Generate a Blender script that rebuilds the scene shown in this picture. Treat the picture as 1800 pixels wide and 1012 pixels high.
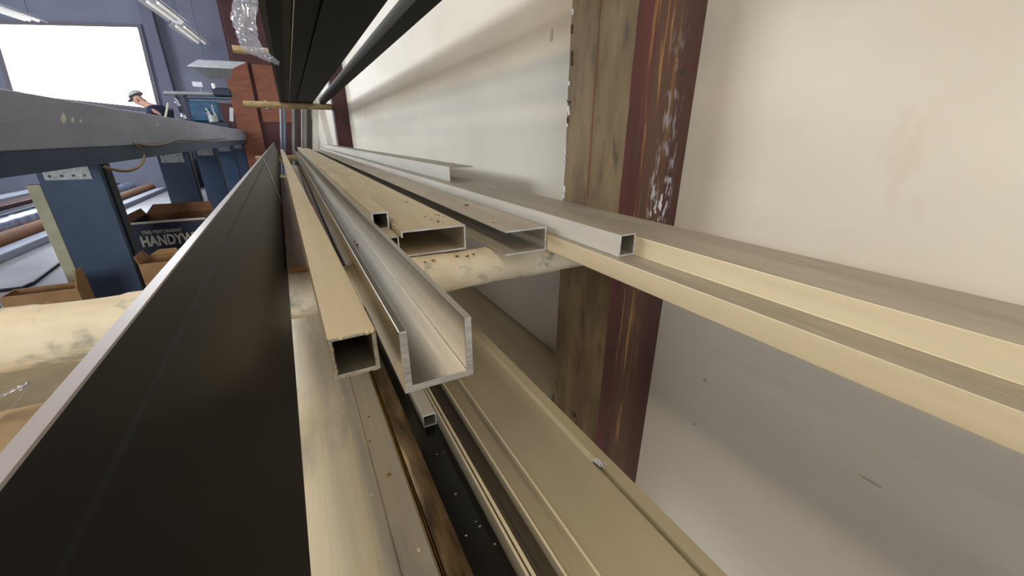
import bpy, bmesh, math, random
from mathutils import Vector, Matrix, noise
random.seed(7)
for o in list(bpy.data.objects): bpy.data.objects.remove(o, do_unlink=True)
sc = bpy.context.scene
C = sc.collection
Z0 = 1.05            # lens height above the floor; heights below are given from the lens

# ---------------------------------------------------------------- camera, light, exposure
cam = bpy.data.cameras.new('camera'); camo = bpy.data.objects.new('camera', cam); C.objects.link(camo)
cam.sensor_width = 36.0; cam.lens = 36.0 * 685.0 / 1800.0; cam.clip_start = 0.005; cam.clip_end = 200
camo.location = (0, 0, Z0)
camo.rotation_euler = (math.radians(90 - 21.06), 0, math.radians(-28.3))
sc.camera = camo
vs = sc.view_settings
vs.view_transform = 'Standard'; vs.look = 'None'; vs.exposure = -0.38; vs.gamma = 1.0; vs.use_curve_mapping = False
w = bpy.data.worlds.new('daylight'); sc.world = w; w.use_nodes = True
wb = w.node_tree.nodes['Background']; wb.inputs[0].default_value = (0.88, 0.94, 1.0, 1); wb.inputs[1].default_value = 30.0
try:
    sc.cycles.use_denoising = True
    sc.cycles.max_bounces = 8; sc.cycles.diffuse_bounces = 4; sc.cycles.glossy_bounces = 4
    sc.cycles.sample_clamp_indirect = 6.0
except Exception: pass

def area(name, loc, rot, sx, sy, power, col, portal=False, parent=None):
    l = bpy.data.lights.new(name, 'AREA'); l.shape = 'RECTANGLE'; l.size = sx; l.size_y = sy
    l.energy = power; l.color = col
    if portal: l.cycles.is_portal = True
    o = bpy.data.objects.new(name, l); C.objects.link(o); o.location = loc; o.rotation_euler = rot
    if parent: o.parent = parent
    return o
# daylight entering by the loading opening in the far wall (portal for the sky)
area('window_portal', (-3.4, 11.95, Z0 + 1.38), (math.radians(-90), 0, 0), 2.2, 1.6, 1, (1, 1, 1), portal=True)
area('side_window_portal', (-6.98, 5.6, Z0 + 1.90), (0, math.radians(-90), 0), 1.3, 4.8, 1, (1, 1, 1), portal=True)
area('back_fill_portal', (-1.7, -4.02, Z0 + 0.40), (math.radians(90), 0, 0), 1.6, 1.3, 1, (1, 1, 1), portal=True)  # sky portal of the opening added behind the lens

# ---------------------------------------------------------------- helpers
def lin(c):
    r = []
    for v in c:
        v /= 255.0
        r.append(v / 12.92 if v <= 0.04045 else ((v + 0.055) / 1.055) ** 2.4)
    return (r[0], r[1], r[2], 1)

def mat(name, c1, c2=None, scale=(6, 6, 6), rough=0.5, metal=0.0, rough2=None, bump=0.0, detail=4.0,
        lo=0.35, hi=0.65, bscale=None, c3=None, s3=(40, 40, 40), t3=(0.62, 0.7), spec=0.5, aniso=0.0, w3=1.0):
    m = bpy.data.materials.new(name); m.use_nodes = True
    nt = m.node_tree; N = nt.nodes; L = nt.links; b = N['Principled BSDF']
    b.inputs['Roughness'].default_value = rough; b.inputs['Metallic'].default_value = metal
    b.inputs['Specular IOR Level'].default_value = spec
    b.inputs['Base Color'].default_value = lin(c1)
    if aniso: b.inputs['Anisotropic'].default_value = aniso
    if c2 is None and not bump: return m
    tc = N.new('ShaderNodeTexCoord')
    def nz(s, d=detail):
        mp = N.new('ShaderNodeMapping'); mp.inputs['Scale'].default_value = s
        L.new(tc.outputs['Object'], mp.inputs['Vector'])
        n = N.new('ShaderNodeTexNoise'); n.inputs['Scale'].default_value = 1.0; n.inputs['Detail'].default_value = d
        n.inputs['Roughness'].default_value = 0.6
        L.new(mp.outputs[0], n.inputs['Vector']); return n
    def ramp(n, a, z):
        mr = N.new('ShaderNodeMapRange'); mr.inputs['From Min'].default_value = a; mr.inputs['From Max'].default_value = z
        L.new(n.outputs['Fac'], mr.inputs['Value']); return mr
    if c2 is not None:
        r = ramp(nz(scale), lo, hi)
        mx = N.new('ShaderNodeMix'); mx.data_type = 'RGBA'
        mx.inputs['A'].default_value = lin(c1); mx.inputs['B'].default_value = lin(c2)
        L.new(r.outputs[0], mx.inputs['Factor']); out = mx.outputs['Result']
        if rough2 is not None:
            rr = N.new('ShaderNodeMapRange'); rr.inputs['To Min'].default_value = rough; rr.inputs['To Max'].default_value = rough2
            L.new(r.outputs[0], rr.inputs['Value']); L.new(rr.outputs[0], b.inputs['Roughness'])
        if c3 is not None:
            r3 = ramp(nz(s3), *t3); r3.inputs['To Max'].default_value = w3
            m3 = N.new('ShaderNodeMix'); m3.data_type = 'RGBA'; m3.inputs['B'].default_value = lin(c3)
            L.new(out, m3.inputs['A']); L.new(r3.outputs[0], m3.inputs['Factor']); out = m3.outputs['Result']
        L.new(out, b.inputs['Base Color'])
    if bump:
        bn = nz(bscale or scale, 6)
        bp = N.new('ShaderNodeBump'); bp.inputs['Strength'].default_value = bump; bp.inputs['Distance'].default_value = 0.002
        L.new(bn.outputs['Fac'], bp.inputs['Height']); L.new(bp.outputs[0], b.inputs['Normal'])
    return m

def emis(name, col, s):
    m = bpy.data.materials.new(name); m.use_nodes = True; b = m.node_tree.nodes['Principled BSDF']
    b.inputs['Base Color'].default_value = (0.8, 0.8, 0.8, 1)
    b.inputs['Emission Color'].default_value = (*col, 1); b.inputs['Emission Strength'].default_value = s
    return m

def tag(o, label=None, cat=None, group=None, kind=None):
    if label: o['label'] = label
    if cat: o['category'] = cat
    if group: o['group'] = group
    if kind: o['kind'] = kind
    return o

WL = {}
def wloc(o): return WL.get(o.name, Vector(o.location))
def link(name, verts, faces, mats, parent=None, fmi=None, smooth=False, origin=None):
    """verts in world coordinates (z from the floor); one mesh object with its origin at its base"""
    if origin is None:
        xs = [v[0] for v in verts]; ys = [v[1] for v in verts]; zs = [v[2] for v in verts]
        origin = ((min(xs) + max(xs)) / 2, (min(ys) + max(ys)) / 2, min(zs))
    me = bpy.data.meshes.new(name)
    me.from_pydata([(v[0] - origin[0], v[1] - origin[1], v[2] - origin[2]) for v in verts], [], faces)
    if not isinstance(mats, (list, tuple)): mats = [mats]
    for m in mats: me.materials.append(m)
    if fmi:
        for p, i in zip(me.polygons, fmi): p.material_index = i
    bm = bmesh.new(); bm.from_mesh(me); bmesh.ops.recalc_face_normals(bm, faces=bm.faces); bm.to_mesh(me); bm.free()
    if smooth:
        for p in me.polygons: p.use_smooth = True
    o = bpy.data.objects.new(name, me); C.objects.link(o)
    if parent is not None:
        o.parent = parent
        o.location = Vector(origin) - wloc(parent)
    else:
        o.location = origin
    WL[o.name] = Vector(origin)
    return o

def empty(name, loc, **kw):
    o = bpy.data.objects.new(name, None); C.objects.link(o); o.location = loc; o.empty_display_size = 0.05
    tag(o, **kw); return o

def bev(o, wd, seg=1):
    m = o.modifiers.new('bevel', 'BEVEL'); m.width = wd; m.segments = seg; m.limit_method = 'ANGLE'; m.angle_limit = math.radians(40)
    return o

def ext(name, outer, y0, y1, mats, inner=None, k=0.0, parent=None, kz=0.0, cuts=1):
    """section (x, z from the lens) extruded along the rack; k, kz shear it slightly; mats: side, end, inside"""
    n = len(outer); V = []; F = []; I = []
    ys = [y0 + (y1 - y0) * i / cuts for i in range(cuts + 1)]
    for y in ys: V += [(x + k * y, y, z + Z0 + kz * y) for x, z in outer]
    for c in range(cuts):
        for i in range(n):
            j = (i + 1) % n
            F.append((c * n + i, c * n + j, (c + 1) * n + j, (c + 1) * n + i)); I.append(0)
    e = cuts * n
    nm = len(mats) if isinstance(mats, (list, tuple)) else 1
    em = 1 if nm > 1 else 0; im = 2 if nm > 2 else 0
    if inner is None:
        F.append(tuple(range(n))); I.append(em); F.append(tuple(range(e, e + n))[::-1]); I.append(em)
    else:
        b = len(V)
        for y in (y0, y1): V += [(x + k * y, y, z + Z0 + kz * y) for x, z in inner]
        for i in range(n):
            j = (i + 1) % n
            F.append((b + i, b + n + i, b + n + j, b + j)); I.append(im)
            F.append((i, b + i, b + j, j)); I.append(em)
            F.append((e + i, e + j, b + n + j, b + n + i)); I.append(em)
    return link(name, V, F, mats, parent, I)

def rect(x0, x1, z0, z1): return [(x0, z0), (x1, z0), (x1, z1), (x0, z1)]
def tube(name, x0, x1, z0, z1, t, y0, y1, mats, k=0.0, parent=None):
    return ext(name, rect(x0, x1, z0, z1), y0, y1, mats, inner=rect(x0 + t, x1 - t, z0 + t, z1 - t), k=k, parent=parent)

BOXF = [(0, 3, 2, 1), (4, 5, 6, 7), (0, 1, 5, 4), (1, 2, 6, 5), (2, 3, 7, 6), (3, 0, 4, 7)]
def box(name, x0, x1, y0, y1, z0, z1, m, parent=None, rot=None, b=0.0, fmi=None):
    """z from the lens"""
    V = [(x0, y0, z0 + Z0), (x1, y0, z0 + Z0), (x1, y1, z0 + Z0), (x0, y1, z0 + Z0),
         (x0, y0, z1 + Z0), (x1, y0, z1 + Z0), (x1, y1, z1 + Z0), (x0, y1, z1 + Z0)]
    if rot:
        c = Vector(((x0 + x1) / 2, (y0 + y1) / 2, (z0 + z1) / 2 + Z0))
        V = [tuple(c + rot @ (Vector(v) - c)) for v in V]
    o = link(name, V, BOXF, m, parent, fmi)
    if b: bev(o, b)
    return o

def pipe(name, pts, r, m, parent=None, seg=10, caps=True, rfun=None, lens=True):
    """round bar through points (z from the lens)"""
    P = [Vector((p[0], p[1], p[2] + (Z0 if lens else 0))) for p in pts]
    V = []; F = []
    up = Vector((0, 0, 1))
    for i, p in enumerate(P):
        d = (P[min(i + 1, len(P) - 1)] - P[max(i - 1, 0)]).normalized()
        a = d.cross(up)
        if a.length < 1e-4: a = d.cross(Vector((1, 0, 0)))
        a.normalize(); bb = a.cross(d).normalized()
        for s in range(seg):
            t = 2 * math.pi * s / seg
            rr = r if rfun is None else r * rfun(i, t, p)
            V.append(tuple(p + (a * math.cos(t) + bb * math.sin(t)) * rr))
    for i in range(len(P) - 1):
        for s in range(seg):
            F.append((i * seg + s, i * seg + (s + 1) % seg, (i + 1) * seg + (s + 1) % seg, (i + 1) * seg + s))
    if caps:
        F.append(tuple(range(seg))); F.append(tuple(range((len(P) - 1) * seg, len(P) * seg)))
    o = link(name, V, F, m, parent, smooth=True)
    try:
        o.data.set_sharp_from_angle(angle=math.radians(50))
    except Exception: pass
    return o

# ---------------------------------------------------------------- materials
M = {}
M['wall'] = mat('plaster', (224, 215, 196), (213, 203, 184), (2.2, 1.4, 3), 0.55, bump=0.25, bscale=(45, 45, 45), detail=5, c3=(196, 180, 158), s3=(5, 7, 3), t3=(0.66, 0.8), w3=0.6)
M['slate'] = mat('slate_painted_block', (146, 148, 164), (132, 134, 152), (1, 1, 1), 0.8)
M['ceil'] = mat('dark_ceiling', (132, 132, 150), (120, 120, 138), (1, 1, 1), 0.85)
M['concrete'] = mat('concrete_floor', (168, 166, 168), (140, 138, 142), (1.2, 1.2, 1.2), 0.32, bump=0.1, bscale=(20, 20, 20), c3=(110, 104, 100), s3=(3, 3, 3), t3=(0.62, 0.75))
M['tan_wood'] = mat('bare_timber', (130, 108, 72), (102, 82, 52), (26, 26, 7), 0.72, bump=0.6, bscale=(70, 70, 6), c3=(74, 58, 38), s3=(60, 60, 14), t3=(0.57, 0.72))
M['alu'] = mat('mill_aluminium', (206, 198, 182), (188, 180, 164), (150, 0.22, 150), 0.27, 1.0, rough2=0.33)
M['alu_cut'] = mat('sawn_aluminium', (222, 224, 226), (190, 192, 196), (60, 60, 320), 0.45, 0.55, bump=0.5, bscale=(60, 60, 500))
M['alu_plate'] = mat('smeared_aluminium', (226, 214, 184), (204, 196, 176), (90, 1.5, 90), 0.33, 0.55, rough2=0.5, c3=(150, 152, 150), s3=(30, 7, 30), t3=(0.52, 0.72), w3=0.6)
M['dusty'] = mat('dusty_aluminium', (196, 182, 150), (176, 162, 134), (30, 3, 30), 0.55, 0.25, c3=(206, 190, 158), s3=(160, 60, 160), t3=(0.55, 0.75), w3=0.6)
M['dusty_grey'] = mat('dusty_grey_aluminium', (178, 168, 150), (158, 148, 132), (24, 3, 24), 0.55, 0.3, c3=(196, 184, 164), s3=(140, 30, 140), t3=(0.55, 0.75), w3=0.6)
M['cream_alu'] = mat('pale_satin_aluminium', (230, 215, 180), (218, 202, 168), (40, 2, 40), 0.42, 0.15)
M['white_alu'] = mat('white_satin_aluminium', (226, 221, 210), (210, 204, 192), (40, 3, 40), 0.4, 0.35, c3=(150, 140, 128), s3=(200, 40, 200), t3=(0.7, 0.78))
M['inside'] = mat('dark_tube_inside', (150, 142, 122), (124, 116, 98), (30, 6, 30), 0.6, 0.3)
M['champ'] = mat('champagne_anodised', (194, 182, 154), (186, 174, 147), (30, 3, 30), 0.42, 0.45, c3=(206, 194, 170), s3=(300, 120, 300), t3=(0.68, 0.76), w3=0.5)
M['black'] = mat('black_powder_coat', (12, 14, 17), (9, 10, 13), (40, 4, 40), 0.42, spec=0.35)
M['black_matte'] = mat('matte_black_coat', (14, 17, 20), (11, 13, 16), (40, 4, 40), 0.6, spec=0.12)
M['black_gloss'] = mat('black_anodised', (20, 20, 20), (30, 29, 28), (60, 8, 60), 0.22, c3=(70, 62, 50), s3=(500, 300, 500), t3=(0.74, 0.78))
M['bronze'] = mat('glossy_dark_bronze', (150, 128, 96), (62, 52, 40), (90, 12, 90), 0.22, 0.8)
M['gold'] = mat('gold_strip', (214, 184, 116), (176, 148, 88), (60, 5, 60), 0.35, 0.4)
M['film_grey'] = mat('pale_protective_film', (152, 144, 142), (166, 159, 160), (50, 5, 50), 0.38)
M['blue'] = mat('blue_grey_enamel', (54, 76, 104), (46, 66, 92), (8, 8, 8), 0.5, c3=(120, 128, 132), s3=(60, 60, 60), t3=(0.76, 0.8))
M['bench_panel'] = mat('scuffed_grey_panel', (156, 160, 174), (142, 146, 160), (10, 2, 10), 0.62, c3=(110, 102, 100), s3=(14, 3, 14), t3=(0.62, 0.78))
M['cream_paint'] = mat('cream_board', (196, 190, 160), (178, 172, 142), (20, 20, 20), 0.6, c3=(120, 110, 90), s3=(60, 60, 60), t3=(0.72, 0.78))
M['zinc'] = mat('galvanised_plate', (172, 172, 168), (140, 140, 138), (60, 60, 60), 0.45, 0.4)
M['bolt'] = mat('dark_bolt', (78, 70, 66), rough=0.5, metal=0.5)
M['card'] = mat('brown_cardboard', (176, 136, 92), (158, 120, 78), (20, 20, 20), 0.8)
M['card_dark'] = mat('dark_cardboard', (136, 92, 58), (116, 78, 50), (16, 16, 16), 0.8)
M['navy_card'] = mat('navy_printed_card', (26, 34, 58), (22, 30, 52), (16, 16, 16), 0.5)
M['print'] = mat('pale_print', (214, 204, 184), rough=0.7)
M['maroon'] = mat('maroon_painted_wall', (92, 54, 52), (78, 44, 44), (2, 2, 2), 0.7)
M['ply'] = mat('orange_plywood', (150, 92, 64), (128, 76, 54), (3, 3, 12), 0.65, c3=(92, 56, 42), s3=(5, 5, 5), t3=(0.6, 0.75))
M['red_post'] = mat('dark_red_paint', (84, 38, 34), (64, 30, 28), (10, 10, 4), 0.6)
M['steel'] = mat('blue_grey_steel', (110, 122, 132), (84, 94, 104), (60, 60, 1), 0.35, 0.7)
M['grey_steel'] = mat('grey_bar', (150, 148, 142), (118, 114, 108), (60, 60, 1), 0.4, 0.6)
M['white'] = mat('white_enamel', (226, 226, 226), (206, 206, 208), (8, 8, 8), 0.45)
M['chrome'] = mat('chrome', (220, 224, 230), rough=0.12, metal=1.0)
M['teal'] = mat('teal_machine_paint', (44, 86, 112), (36, 72, 98), (8, 8, 8), 0.45)
M['dark'] = mat('dark_machine', (36, 44, 58), (28, 36, 48), (8, 8, 8), 0.5)
M['hose'] = mat('ochre_hose', (138, 118, 74), (118, 100, 62), (20, 20, 20), 0.6)
M['chip'] = mat('wood_chip', (176, 126, 72), (142, 92, 50), (200, 200, 200), 0.8)
M['chip_pale'] = mat('pale_shaving', (226, 206, 160), (206, 184, 132), (200, 200, 200), 0.7)
M['rust'] = mat('dead_leaf', (128, 74, 40), (102, 58, 32), (200, 200, 200), 0.85)
M['skin'] = mat('skin', (196, 146, 124), rough=0.55)
M['shirt'] = mat('navy_shirt', (38, 44, 66), (30, 36, 56), (30, 30, 30), 0.85)
M['cap'] = mat('grey_green_cap', (176, 182, 176), (160, 166, 160), (40, 40, 40), 0.85)
M['trousers'] = mat('dark_trousers', (52, 54, 60), (44, 46, 52), (30, 30, 30), 0.85)
M['board'] = mat('weathered_board', (168, 142, 112), (140, 116, 90), (60, 4, 60), 0.75, bump=0.3, bscale=(120, 8, 120))
M['kraft'] = mat('kraft_board', (200, 176, 136), (184, 158, 118), (12, 12, 12), 0.75)

def wrap_mat():
    m = mat('wrapped_paper_tape', (226, 214, 188), (210, 195, 164), (14, 30, 30), 0.6, bump=0.5, bscale=(40, 60, 60),
            c3=(128, 136, 124), s3=(24, 40, 26), t3=(0.55, 0.68), w3=0.8)
    return m
M['wrap'] = wrap_mat()
M['rod'] = mat('bare_wooden_dowel', (196, 172, 124), (150, 128, 88), (10, 40, 40), 0.65)

def red_face():
    """worn dark red paint on timber: bare streaks down the middle, white paint smears low down"""
    m = bpy.data.materials.new('worn_red_paint'); m.use_nodes = True
    nt = m.node_tree; N = nt.nodes; L = nt.links; b = N['Principled BSDF']; b.inputs['Roughness'].default_value = 0.55
    tc = N.new('ShaderNodeTexCoord'); sep = N.new('ShaderNodeSeparateXYZ'); L.new(tc.outputs['Object'], sep.inputs[0])
    def noise_(scale, det=5):
        mp = N.new('ShaderNodeMapping'); mp.inputs['Scale'].default_value = scale; L.new(tc.outputs['Object'], mp.inputs['Vector'])
        n = N.new('ShaderNodeTexNoise'); n.inputs['Scale'].default_value = 1; n.inputs['Detail'].default_value = det
        L.new(mp.outputs[0], n.inputs['Vector']); return n.outputs['Fac']
    def mr(v, a, z, t0=0, t1=1, smooth=True):
        r = N.new('ShaderNodeMapRange'); r.interpolation_type = 'SMOOTHSTEP' if smooth else 'LINEAR'
        r.inputs['From Min'].default_value = a; r.inputs['From Max'].default_value = z
        r.inputs['To Min'].default_value = t0; r.inputs['To Max'].default_value = t1; L.new(v, r.inputs['Value']); return r.outputs[0]
    def mul(a, c):
        r = N.new('ShaderNodeMath'); r.operation = 'MULTIPLY'; L.new(a, r.inputs[0])
        L.new(c, r.inputs[1]) if hasattr(c, 'links') else r.inputs[1].__setattr__('default_value', c); return r.outputs[0]
    def mix(A, B, f):
        r = N.new('ShaderNodeMix'); r.data_type = 'RGBA'
        for k_, v in (('A', A), ('B', B)):
            if hasattr(v, 'links'): L.new(v, r.inputs[k_])
            else: r.inputs[k_].default_value = v
        L.new(f, r.inputs['Factor']); return r.outputs['Result']
    X = sep.outputs['X']; Zz = sep.outputs['Z']      # object x: -0.0685 (front edge) .. 0.0685 (wall)
    base = mix(lin((86, 40, 38)), lin((68, 34, 29)), mr(noise_((30, 30, 5)), 0.35, 0.65))
    base = mix(base, lin((84, 56, 42)), mr(X, -0.035, -0.02))
    base = mix(base, lin((74, 44, 36)), mr(X, 0.012, 0.035))
    band = mul(mr(X, -0.046, -0.03), mr(X, 0.03, 0.0))
    streak = mr(noise_((140, 140, 5), 6), 0.53, 0.63)
    base = mix(base, lin((150, 112, 60)), mul(mul(band, streak), 0.8))
    # white smears
    zone = mul(mr(X, -0.01, 0.012), mr(X, 0.055, 0.03))
    za0 = N.new('ShaderNodeMath'); za0.operation = 'ADD'; za0.use_clamp = True
    L.new(mul(mr(Zz, 0.89, 0.93), mr(Zz, 1.04, 0.98)), za0.inputs[0]); L.new(mul(mr(Zz, 0.78, 0.82), mr(Zz, 0.885, 0.86)), za0.inputs[1])
    za1 = N.new('ShaderNodeMath'); za1.operation = 'ADD'; za1.use_clamp = True
    L.new(za0.outputs[0], za1.inputs[0]); L.new(mul(mul(mr(Zz, 0.98, 1.02), mr(Zz, 1.25, 1.1)), 0.25), za1.inputs[1]); za = za1.outputs[0]
    sm = mr(noise_((170, 170, 46), 7), 0.50, 0.56)
    big = mr(noise_((30, 30, 12), 2), 0.45, 0.56)
    base = mix(base, lin((206, 206, 214)), mul(mul(mul(zone, za), mul(sm, big)), 0.95))
    L.new(base, b.inputs['Base Color'])
    bp = N.new('ShaderNodeBump'); bp.inputs['Strength'].default_value = 0.4; bp.inputs['Distance'].default_value = 0.002
    L.new(noise_((90, 90, 8), 6), bp.inputs['Height']); L.new(bp.outputs[0], b.inputs['Normal'])
    return m
M['red_face'] = red_face()

def film_mat():
    m = bpy.data.materials.new('clear_crumpled_film'); m.use_nodes = True
    nt = m.node_tree; N = nt.nodes; L = nt.links; N.remove(N['Principled BSDF']); out = N['Material Output']
    t = N.new('ShaderNodeBsdfTransparent'); g = N.new('ShaderNodeBsdfGlossy'); d = N.new('ShaderNodeBsdfTranslucent'); df = N.new('ShaderNodeBsdfDiffuse')
    t.inputs[0].default_value = (0.95, 0.95, 0.96, 1); g.inputs['Roughness'].default_value = 0.12; g.inputs[0].default_value = (0.95, 0.95, 1, 1)
    d.inputs[0].default_value = (0.8, 0.8, 0.82, 1); df.inputs[0].default_value = (0.8, 0.8, 0.82, 1)
    a = N.new('ShaderNodeMixShader'); a.inputs[0].default_value = 0.5; L.new(d.outputs[0], a.inputs[1]); L.new(df.outputs[0], a.inputs[2])
    b = N.new('ShaderNodeMixShader'); b.inputs[0].default_value = 0.5; L.new(g.outputs[0], b.inputs[1]); L.new(a.outputs[0], b.inputs[2])
    c = N.new('ShaderNodeMixShader'); c.inputs[0].default_value = 0.42; L.new(t.outputs[0], c.inputs[1]); L.new(b.outputs[0], c.inputs[2])
    L.new(c.outputs[0], out.inputs['Surface']); return m
M['film'] = film_mat()

# ---------------------------------------------------------------- the room
FL = -Z0
tag(box('floor', -7, 0.8, -4, 12.3, FL - 0.1, FL, M['concrete']), kind='structure')
tag(box('ceiling', -7, 0.8, -4, 12.3, 3.3, 3.4, M['ceil']), kind='structure')
tag(box('wall_right', 0.587, 0.78, -4, 12.3, FL, 3.3, M['wall']), kind='structure')
def left_wall():
    hole = [(3.2, 1.25), (8.0, 1.25), (8.0, 2.55), (3.2, 2.55)]
    outer = [(-4, FL), (12.3, FL), (12.3, 3.3), (-4, 3.3)]
    V = []; F = []
    for x in (-7.15, -7.0):
        V += [(x, y, z + Z0) for y, z in outer] + [(x, y, z + Z0) for y, z in hole]
    for i in range(4):
        j = (i + 1) % 4
        F.append((i, j, 4 + j, 4 + i)); F.append((8 + i, 12 + i, 12 + j, 8 + j)); F.append((4 + i, 4 + j, 12 + j, 12 + i)); F.append((i, 8 + i, 8 + j, j))
    tag(link('wall_left', V, F, M['slate']), kind='structure')
    fr = empty('window_3', (-7.0, 5.6, Z0 + 1.25), kind='structure')
    for (a, b_, c, d) in ((3.14, 8.06, 1.19, 1.25), (3.14, 8.06, 2.55, 2.61), (3.14, 3.2, 1.25, 2.55), (8.0, 8.06, 1.25, 2.55)):
        box('frame_bar', -7.0, -6.95, a, b_, c, d, M['white'], fr)
left_wall()


def back_wall():
    hole = [(-2.5, -0.25), (-0.9, -0.25), (-0.9, 1.05), (-2.5, 1.05)]
    outer = [(-7, FL), (0.587, FL), (0.587, 3.3), (-7, 3.3)]
    V = []; F = []
    for y in (-4.15, -4.0):
        V += [(x, y, z + Z0) for x, z in outer] + [(x, y, z + Z0) for x, z in hole]
    for i in range(4):
        j = (i + 1) % 4
        F.append((i, j, 4 + j, 4 + i)); F.append((8 + i, 12 + i, 12 + j, 8 + j)); F.append((4 + i, 4 + j, 12 + j, 12 + i)); F.append((i, 8 + i, 8 + j, j))
    tag(link('wall_back', V, F, M['slate']), kind='structure')
    fr = empty('fill_window_back', (-1.7, -4.0, Z0 - 0.25), kind='structure')  # unseen back opening, added to brighten cut ends and the lower wall
    for (a, b_, c, d) in ((-2.55, -0.85, -0.31, -0.25), (-2.55, -0.85, 1.05, 1.11), (-2.55, -2.5, -0.25, 1.05), (-0.9, -0.85, -0.25, 1.05)):
        box('frame_bar', a, b_, -4.0, -3.95, c, d, M['white'], fr)
back_wall()
def far_wall():
    hole = [(-4.50, 0.80), (-2.40, 0.60), (-2.33, 2.12), (-4.40, 1.95)]
    outer = [(-7, FL), (0.587, FL), (0.587, 3.3), (-7, 3.3)]
    V = []; F = []
    for y in (12.0, 12.25):
        V += [(x, y, z + Z0) for x, z in outer] + [(x, y, z + Z0) for x, z in hole]
    for i in range(4):
        j = (i + 1) % 4
        F.append((i, j, 4 + j, 4 + i)); F.append((8 + i, 12 + i, 12 + j, 8 + j)); F.append((4 + i, 4 + j, 12 + j, 12 + i)); F.append((i, 8 + i, 8 + j, j))
    tag(link('wall_far', V, F, M['slate']), kind='structure')
    t = 0.07
    fr = empty('window_1', (-3.4, 12.0, Z0 + 0.6), kind='structure')
    ctr = (-3.4, 1.37)
    big = [(x + (t if x > ctr[0] else -t), z + (t if z > ctr[1] else -t)) for x, z in hole]
    nm = mat('window_frame_paint', (120, 112, 118), rough=0.6)
    for i, n in enumerate(('window_sill', 'frame_side', 'frame_head', 'frame_side')):
        j = (i + 1) % 4
        q = [hole[i], hole[j], big[j], big[i]]
        V = [(x, y, z + Z0) for y in (11.94, 12.0) for x, z in q]
        link(n, V, [(0, 1, 2, 3), (7, 6, 5, 4), (0, 4, 5, 1), (1, 5, 6, 2), (2, 6, 7, 3), (3, 7, 4, 0)], nm, fr)
far_wall()
tag(box('pilaster', -2.2, -2.0, 11.8, 12.0, FL, 3.3, M['ceil']), 'dark slate pilaster on the far wall right of the bright opening', 'pilaster')

# ---------------------------------------------------------------- posts and rack arms
def near_post():
    x0, x1, y0, y1 = 0.45, 0.587, 0.474, 0.627
    n = 60; V = []; F = []; I = []
    nx = 4
    ring = [(x0, y1), (x0, (y0 + y1) / 2), (x0, y0), ((x0 + x1) / 2, y0), (x1, y0), (x1, y1)]
    za, zb = FL, 3.3
    zs = [za + (0.9 - 0.3) * 0 + (zb - za) * i / n for i in range(n + 1)]
    # finer where the lens sees it
    zs = [FL, -0.9] + [-0.8 + 1.3 * i / n for i in range(n + 1)] + [0.8, 3.3]
    for zi, z in enumerate(zs):
        for (x, y) in ring:
            e = 0.0022 if x == x0 else (0.001 if y == y0 and x < x1 else 0)
            V.append((x + e * noise.noise(Vector((1, y * 9, z * 14))), y + (e * 1.2) * noise.noise(Vector((x * 9, 4, z * 17))), z + Z0))
    k = len(ring)
    for i in range(len(zs) - 1):
        for s in range(k):
            t = (s + 1) % k
            F.append((i * k + s, i * k + t, (i + 1) * k + t, (i + 1) * k + s)); I.append(1 if s in (2, 3) else 0)
    F.append(tuple(range(k))); I.append(0); F.append(tuple(range((len(zs) - 1) * k, len(zs) * k))); I.append(0)
    o = link('timber_post', V, F, [M['tan_wood'], M['red_face']], None, I, origin=((x0 + x1) / 2, (y0 + y1) / 2, FL + Z0))
    tag(o, 'square timber post with bare tan face and worn dark red side, white paint smears', 'post', 'timber wall posts')
    return o
post = near_post()
# knot, nail hole and drying crack in the post
pipe('knot', [(0.4495, 0.548, -0.565), (0.4512, 0.548, -0.565)], 0.008, mat('dark_knot', (70, 50, 28), rough=0.8), post, 9)
pipe('nail_hole', [(0.556, 0.4735, 0.095), (0.556, 0.4755, 0.095)], 0.005, M['bolt'], post, 8)
box('drying_crack', 0.4480, 0.4502, 0.5537, 0.5543, -0.1, 0.5, M['card_dark'], post)
for i in range(26):
    zz = random.uniform(-0.12, 0.34); yy = 0.627 - abs(random.gauss(0, 0.004)); a_ = random.uniform(0.001, 0.0026); b_ = random.uniform(0.002, 0.008)
    box('paint_fleck', 0.4474, 0.4500, yy - a_, yy, zz - b_, zz + b_, M['white'] if i % 3 else M['red_post'], post, Matrix.Rotation(random.uniform(-0.4, 0.4), 3, 'X'))
fp = box('timber_post', 0.45, 0.587, 4.56, 4.72, FL, 3.3, M['red_post'])
tag(fp, 'dark maroon timber post at the far end of the white wall', 'post', 'timber wall posts')

def arm(y, z, xl, r, m, label, wrapped=False, xr=0.4475, seg=14):
    if wrapped:
        pts = []; n = 150
        for i in range(n + 1): pts.append((xl + (xr - xl) * i / n, y, z))
        def rf(i, t, p):
            s = (p.x - xl) / (xr - xl)
            lump = 1 + 0.05 * noise.noise(Vector((p.x * 16, math.cos(t) * 2, math.sin(t) * 2)))
            seam = 0.05 if ((p.x * 7.0 + t / (2 * math.pi)) % 1.0) < 0.5 else 0.0
            top = 1.0 - 0.02 * max(0.0, math.sin(t))
            return (lump + seam) * (1.07 - 0.11 * min(1.0, max(0.0, (s - 0.25) * 1.8))) * top
        o = empty('rack_arm', (xl, y, z + Z0 - r), label=label, cat='rack arm', group='rack arms')
        pipe('wrapping', pts, r, M['wrap'], o, 24, rfun=rf)
        pipe('core', [(xl - 0.03, y, z), (xr, y, z)], r * 0.72, M['rod'], o, 14)
        return o
    o = pipe('rack_arm', [(xl, y, z), (xr, y, z)], r, m, None, seg)
    return tag(o, label, 'rack arm', 'rack arms')
arm(0.545, -0.190, -0.55, 0.030, None, 'thick paper-wrapped round rack arm carrying the tubes and channels', True)
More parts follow.
